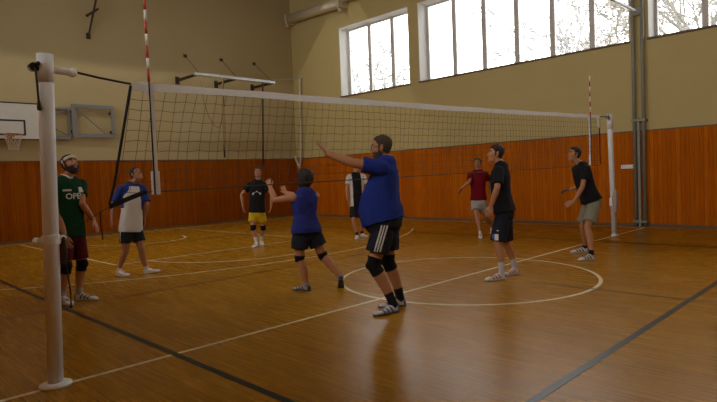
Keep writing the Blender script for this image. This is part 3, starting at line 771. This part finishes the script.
    return dict(T=T, root=root, shirt=shirt, shorts=shorts, fc=fc, lat=lat, ax=ax, LT=LT, Hc=Hc, Nk=Nk, k=k, legs=legs, arms=arms, sh=sh)

def bvh_of(o, root):
    me = o.data; return BVHTree.FromPolygons([v.co+root for v in me.vertices], [tuple(p.vertices) for p in me.polygons])
def stripe(P, part, pts, dirs, width, m, name='side_stripe', off=.003):
    """a sewn-on band that follows the cloth: pts outside the cloth, dirs towards it"""
    bv = bvh_of(part, P['root']); ctr = []; nr = []
    for p, d in zip(pts, dirs):
        h = bv.ray_cast(p, d)
        if h[0] is None: continue
        ctr.append(h[0]); nr.append(h[1])
    g = Geo()
    for i, c in enumerate(ctr):
        t = (ctr[min(i+1, len(ctr)-1)]-ctr[max(i-1, 0)]).normalized(); n_ = nr[i].normalized(); w_ = t.cross(n_).normalized()*width/2
        g.v += [c+w_+n_*off, c-w_+n_*off, c-w_-n_*.003, c+w_-n_*.003]
    for i in range(len(ctr)-1):
        for j in range(4): g.face((4*i+j, 4*i+(j+1) % 4, 4*i+4+(j+1) % 4, 4*i+4+j))
    g.face((0, 1, 2, 3)); e = 4*(len(ctr)-1); g.face((e+3, e+2, e+1, e))
    return g.build(name, m, part, P['root'], True)
def print_on(P, part, geo2d, origin, xdir, ydir, shoot, m, name):
    """flat lettering (list of 2-D polys) laid onto the cloth"""
    bv = bvh_of(part, P['root']); verts, faces = geo2d; g = Geo(); out = []
    for x, y in verts:
        p = origin+xdir*x+ydir*y-shoot*.4; h = bv.ray_cast(p, shoot)
        out.append((h[0]-shoot*.006) if h[0] is not None else (p+shoot*.4))
    g.v = out
    for f in faces: g.face(f)
    return g.build(name, m, part, P['root'])
def grid2d(w_, h_, n=6):
    return ([(w_*(i/n-.5), h_*(j/n-.5)) for j in range(n+1) for i in range(n+1)], [(j*(n+1)+i, j*(n+1)+i+1, (j+1)*(n+1)+i+1, (j+1)*(n+1)+i) for j in range(n) for i in range(n)])
def text2d(txt, size):
    cu = bpy.data.curves.new('t', 'FONT'); cu.body = txt; cu.size = size; cu.align_x = 'CENTER'; cu.resolution_u = 3; cu.offset = size*.02
    o = bpy.data.objects.new('t', cu); COL.objects.link(o); bpy.context.view_layer.update()
    me = bpy.data.meshes.new_from_object(o.evaluated_get(bpy.context.evaluated_depsgraph_get()))
    bm = bmesh.new(); bm.from_mesh(me); bmesh.ops.triangulate(bm, faces=bm.faces)
    bmesh.ops.subdivide_edges(bm, edges=[e for e in bm.edges if e.calc_length() > size*.3], cuts=2, use_grid_fill=True)
    r = ([(v.co.x, v.co.y) for v in bm.verts], [tuple(v.index for v in f.verts) for f in bm.faces]); bm.free()
    bpy.data.objects.remove(o); return r

M['lip'] = mat('lips', (.42, .17, .12), .5); M['eye_white'] = mat('eye_white', (.75, .72, .68), .25); M['iris'] = mat('iris', (.05, .03, .02), .2)
M['sole'] = mat('pale_sole', (.55, .53, .50), .7); M['dark_sole'] = mat('dark_sole', (.06, .06, .07), .7)
S1 = skin((.43, .19, .09)); S2 = skin((.45, .22, .12)); S3 = skin((.37, .165, .08))
H1 = mat('dark_hair', (.018, .012, .008), .7, bump=.5, bscale=90); H2 = mat('brown_hair', (.05, .028, .015), .7, bump=.5, bscale=90)
BLK = cloth('black_cloth', (.012, .012, .014)); BLK2 = cloth('black_sport_cloth', (.016, .017, .024)); PAD = cloth('knee_pad_cloth', (.009, .009, .011))
WHT = cloth('white_cloth', (.62, .59, .54), .06); SHW = mat('white_shoe', (.66, .65, .63), .6, var=.08, bump=.1); SHG = mat('grey_shoe', (.42, .43, .45), .6, var=.2, vscale=30)
RED = mat('red_trim', (.50, .03, .03), .6); BLU = mat('blue_trim', (.04, .09, .32), .6); DRK = mat('dark_trim', (.02, .02, .03), .6)

P1 = person('bearded man in green jersey with white headband and dark red shorts beside the near post', dict(h=1.94, face=(.85, -.52), look=(.80, -.42, .42),
    head=(70, 165), neck=(67.5, 180), hip=(69.5, 231), hk=1.0, neckd=0,
    footR=dict(px=(66, 304), dir=(.75, -.65), knee=(67, 266)), footL=dict(px=(86, 300), dir=(.95, -.15), knee=(82, 263)),
    armR=dict(el=(58, 213), wr=(65, 236), tip=(69, 249), dd=-.2, palm=(.3, .6, 0)), armL=dict(el=(88, 208), wr=(93.5, 220), tip=(98, 230), dd=.14, palm=(-.5, 0, .3), curl=.3),
    skin=S1, hairm=H1, hairoff=.02, beard=.016, headband=cloth('headband_cloth', (.62, .58, .44)), shirtm=cloth('green_cloth', (.006, .042, .014)), collar=WHT, hem=-.14, wide=.98,
    shortm=cloth('dark_red_cloth', (.075, .007, .010)), short=.84, flare=.03, pad=(.86, 1.22), padm=PAD, sockm=cloth('grey_sock', (.35, .33, .30)), sock=1.8, shoem=SHW, accent=DRK))
sd = (P1['fc']); xd = -P1['lat']
print_on(P1, P1['shirt'], text2d('OPEL', .105), P1['Hc']+P1['ax']*.63*P1['LT']+P1['lat']*(-.005), xd, P1['ax'], -sd, WHT, 'chest_lettering')
print_on(P1, P1['shirt'], grid2d(.06, .07), P1['Hc']+P1['ax']*.80*P1['LT']-P1['lat']*.09, xd, P1['ax'], -sd, M['board'], 'chest_badge')
print_on(P1, P1['shirt'], grid2d(.10, .024), P1['Hc']+P1['ax']*.80*P1['LT']+P1['lat']*.09, xd, P1['ax'], -sd, WHT, 'chest_stripe')

BLS = cloth('blue_sleeve_cloth', (.022, .045, .21))
P2 = person('man in white shirt with blue sleeves and dark shorts walking at left end of net', dict(h=1.80, face=(.72, -.69), look=(.78, -.35, .40),
    head=(136, 174.5), neck=(132.5, 185.5), hip=(131, 227),
    footR=dict(px=(123, 276), dir=(.85, -.5), knee=(128, 249)), footL=dict(px=(152, 273), dir=(.97, -.2), knee=(139, 248), pitch=-.15),
    armR=dict(el=(115, 207), wr=(112, 219), tip=(110.5, 229), dd=-.16), armL=dict(el=(145, 207), wr=(144, 219), tip=(143, 228), dd=.14),
    skin=S3, hairm=H1, shirtm=[WHT, BLS], shirtpick=lambda c, a: 1 if a < .115 or (abs(c[1]) > .135 and c[0] > .45) or c[0] > .98 else 0, hem=-.12, sleeve=.82,
    shortm=cloth('dark_green_cloth', (.014, .022, .022)), short=.62, flare=.03, sockm=WHT, sock=1.86, shoem=SHW))
for s in ('R', 'L'):
    L = P2['legs'][s]; q = 1 if s == 'R' else -1
    stripe(P2, P2['shorts'], [L['hip'].lerp(L['kn'], t)+P2['lat']*(q*.4)+P2['fc']*.02 for t in (.02, .15, .3, .45, .6, .7)], [-P2['lat']*q]*6, .018, WHT)

P3 = person('man in black t-shirt with white chest print and yellow shorts near end wall', dict(h=1.80, face=(.05, -1), look=(-.05, -1, .12), vox=.0085,
    head=(258, 172.5), neck=(257.7, 182), hip=(257, 212),
    footR=dict(px=(255.5, 247), dir=(-.1, -1), knee=(252.5, 223)), footL=dict(px=(262, 245), dir=(.3, -1), knee=(262.5, 223)),
    armR=dict(el=(243.5, 196), wr=(243, 206), tip=(244, 212), dd=-.08), armL=dict(el=(270.5, 196), wr=(271, 206), tip=(270, 212), dd=-.04),
    skin=S2, hairm=H2, shirtm=BLK, hem=-.05, sleeve=.6, shortm=cloth('yellow_cloth', (.58, .40, .015)), short=.55, flare=.04, pad=(.80, 1.12), padm=PAD, sockm=WHT, sock=1.6, shoem=SHW))
print_on(P3, P3['shirt'], ([(-.11, 0), (-.07, .03), (-.04, .02), (0, .07), (.04, .02), (.07, .03), (.11, 0), (.09, -.03), (-.09, -.03)], [(0, 1, 8), (1, 2, 8), (2, 3, 8), (3, 7, 8), (3, 4, 7), (4, 5, 7), (5, 6, 7)]), P3['Hc']+P3['ax']*.62*P3['LT'], -P3['lat'], P3['ax'], -P3['fc'], WHT, 'chest_print')

P4 = person('woman with short black hair in blue sleeveless top and black shorts raising both hands', dict(h=1.64, face=(-.55, .83), look=(-.75, .62, .25), vox=.0058, fem=1, wide=1.10, limb=1.16,
    head=(304, 179), neck=(304.5, 192.5), hip=(306, 229), sw=.165,
    footR=dict(px=(341, 285.5), dd=.02, dir=(-.05, 1), knee=(320, 256), pitch=.75), footL=dict(px=(302, 290.5), dir=(-.9, .5), knee=(298, 256)),
    armL=dict(el=(275, 200), ed=-.02, wr=(270.5, 188), tip=(266.5, 176), dd=.12, td=.16, palm=(.2, 1, 0), curl=.12, spread=.16),
    armR=dict(el=(301, 203), ed=.45, wr=(286, 193), tip=(281, 184), dd=.50, td=.56, palm=(-.3, 1, 0), curl=.25, spread=.15),
    skin=S1, hairm=H1, hair='bob', shirtm=cloth('blue_cloth', (.022, .030, .18)), sleeve=0, hem=-.13, hemease=.018, shortm=BLK2, short=.60, flare=.045, sease=.008,
    pad=(.86, 1.06), padm=PAD, sockm=cloth('grey_sock2', (.3, .3, .3)), sock=1.88, shoem=SHG, accent=DRK, solem=M['dark_sole']))

P5 = person('big man with glasses in blue t-shirt and black striped shorts reaching one arm towards net', dict(h=1.86, face=(-.97, .22), look=(-.98, .12, .05), vox=.0058, fat=.10, wide=1.12, limb=1.18, sw=.165,
    head=(381.5, 148), neck=(385, 163), hip=(386, 222), thr=.41, kb=.02,
    footL=dict(px=(387, 314), dir=(-.86, -.5), knee=(362, 262), st=1.075), footR=dict(px=(393, 307), dir=(-.9, -.1), knee=(389, 264), st=1.012),
    armL=dict(el=(346, 162), ed=-.25, wr=(327.5, 153.5), tip=(317, 140), dd=-.20, td=-.2, palm=(-.8, .2, .4), curl=.08, spread=.14),
    armR=dict(el=(388, 194), ed=.3, wr=(382, 214), tip=(379, 226), dd=.28),
    skin=S1, hairm=H2, hairoff=.014, beard=.002, glasses=1, hk=1.08, shirtm=cloth('royal_blue_cloth', (.014, .029, .20)), hem=-.04, sleeve=.66, hemease=.02, ease=.022,
    shortm=BLK2, short=.68, flare=.05, sease=.01, pad=(.80, 1.22), padm=PAD, sockm=BLK, sock=1.70, shoem=SHW, accent=BLU, solem=M['dark_sole']))
L = P5['legs']['L']
for i in (-1, 0, 1):
    ts = [-.05+.76*j/9 for j in range(10)]
    stripe(P5, P5['shorts'], [L['hip']+(L['kn']-L['hip'])*t-P5['lat']*.5+P5['fc']*(.030*i-.02) for t in ts], [P5['lat']]*10, .017, WHT)

P6 = person('player in black vest shirt with white sleeves half hidden behind the big man', dict(h=1.74, face=(.25, -.97), look=(-.2, -1, .1), vox=.0085,
    head=(355.5, 163.5), neck=(356, 174.5), hip=(357, 206),
    footR=dict(px=(357, 239), dir=(-.1, -1), knee=(353.5, 222)), footL=dict(px=(364, 237), dir=(.6, -.8), knee=(363.5, 222)),
    armR=dict(el=(347, 189), wr=(347.5, 199), tip=(349, 206), dd=-.1), armL=dict(el=(367.5, 189), wr=(368, 199), tip=(367, 206), dd=.05),
    skin=S2, hairm=H1, shirtm=[BLK, WHT], shirtpick=lambda c, a: 1 if a < .085 or (abs(c[1]) > .115) else 0, hem=-.10, sleeve=.62,
    shortm=BLK2, short=.70, flare=.045, sockm=BLK, sock=1.78, shoem=SHW))

P7 = person('man in red polo shirt and pale grey shorts near right wall, arm swung out', dict(h=1.78, face=(-.45, -.9), look=(-.35, -1, .05), vox=.0085,
    head=(477.5, 163), neck=(478, 172), hip=(478.5, 200),
    footR=dict(px=(480.5, 238), dir=(-.25, -1), knee=(477.5, 217)), footL=dict(px=(492, 233), dir=(-.3, -.9), knee=(486, 217), pitch=.35),
    armR=dict(el=(466.5, 182.5), wr=(461.5, 188.5), tip=(458.5, 193.5), dd=-.05), armL=dict(el=(489, 183), wr=(490.5, 192), tip=(490, 198), dd=.10),
    skin=S1, hairm=H2, shirtm=cloth('red_cloth', (.15, .003, .010)), collar=cloth('red_collar', (.15, .006, .013)), hem=-.08, sleeve=.66,
    shortm=cloth('pale_grey_cloth', (.42, .41, .38)), short=.62, flare=.045, sockm=WHT, sock=1.85, shoem=SHW))

P8 = person('man in black t-shirt and long black shorts with red and white shoes inside court circle', dict(h=1.84, face=(-.93, .36), look=(-1, .05, .12), vox=.0062,
    head=(496, 154), neck=(500, 166.5), hip=(503.5, 212), sw=.165,
    footL=dict(px=(496, 280), dir=(-.97, -.25), knee=(500, 245)), footR=dict(px=(511, 275), dir=(-.85, -.5), knee=(508, 243)),
    armL=dict(el=(495.5, 190), ed=-.25, wr=(491, 206), tip=(489.5, 218), dd=-.22), armR=dict(el=(497, 190), ed=.2, wr=(491, 206), tip=(489, 216), dd=.28),
    skin=S1, hairm=H1, hairoff=.018, shirtm=BLK, hem=-.10, sleeve=.80, hemease=.025, ease=.02, shortm=BLK2, short=.90, flare=.055, sockm=cloth('white_sock', (.50, .48, .46)), sock=1.62, shoem=SHW, accent=RED))
L = P8['legs']['L']
print_on(P8, P8['shorts'], grid2d(.056, .12), L['hip'].lerp(L['kn'], .78)+P8['fc']*.02, P8['fc'], EZ, P8['lat'], WHT, 'white_patch')
print_on(P8, P8['shorts'], grid2d(.04, .12), L['hip'].lerp(L['kn'], .78)+P8['fc']*.062, P8['fc'], EZ, P8['lat'], BLU, 'blue_patch')
print_on(P8, P8['shorts'], ([(-.04, 0), (-.02, -.012), (.045, .022), (-.018, .0)], [(0, 1, 3), (1, 2, 3)]), L['hip'].lerp(L['kn'], .50)+P8['fc']*.04, P8['fc'], EZ, P8['lat'], WHT, 'shorts_mark')

P9 = person('man leaning forward in black t-shirt and khaki shorts beside the far post', dict(h=1.80, face=(-.98, -.12), look=(-1, -.1, .18), vox=.007, sw=.165, kb=.05, st=1.02,
    head=(574.5, 154.5), neck=(580, 166), hip=(591, 201),
    footL=dict(px=(587, 260), dir=(-1, -.25), knee=(586, 231)), footR=dict(px=(580, 252.5), dir=(-1, .1), knee=(584, 230)),
    armL=dict(el=(586.5, 190), ed=-.28, wr=(574, 201.5), tip=(566, 205), dd=-.24, palm=(0, .6, -.6)), armR=dict(el=(577, 190), ed=.2, wr=(569, 190), tip=(562, 191), dd=.22, palm=(0, -.6, -.6)),
    skin=S1, hairm=H1, hairoff=.018, shirtm=BLK, hem=-.10, sleeve=.62, hemease=.02, ease=.018, shortm=cloth('khaki_cloth', (.27, .25, .18)), short=.78, flare=.05, sockm=BLK, sock=1.86, shoem=SHW, accent=DRK))


# ------------------------------------------------------------------ light
w = bpy.data.worlds.new('overcast'); SC.world = w; w.use_nodes = True
bg = w.node_tree.nodes['Background']; bg.inputs['Color'].default_value = (1.0, .975, .94, 1); bg.inputs['Strength'].default_value = 6.0
for s, x in ((1, XR+.56), (-1, XL-.56)):
    for i, (a, b, n) in enumerate(BAYS):
        ld = bpy.data.lights.new('window_portal', 'AREA'); ld.shape = 'RECTANGLE'; ld.size = ZT-ZS; ld.size_y = b-a
        ld.cycles.is_portal = True
        lo = bpy.data.objects.new('window_portal', ld); COL.objects.link(lo); lo.location = (x, (a+b)/2, (ZS+ZT)/2)
        lo.rotation_euler = (0, PI/2*s, 0)
SC.cycles.max_bounces = 10; SC.cycles.diffuse_bounces = 6; SC.cycles.glossy_bounces = 4; SC.cycles.transparent_max_bounces = 12
SC.cycles.use_denoising = True; SC.cycles.sample_clamp_indirect = 6
vs = SC.view_settings; SC.display_settings.display_device = 'sRGB'
vs.view_transform = 'Standard'; vs.look = 'None'; vs.exposure = 0.06; vs.gamma = 1; vs.use_curve_mapping = False
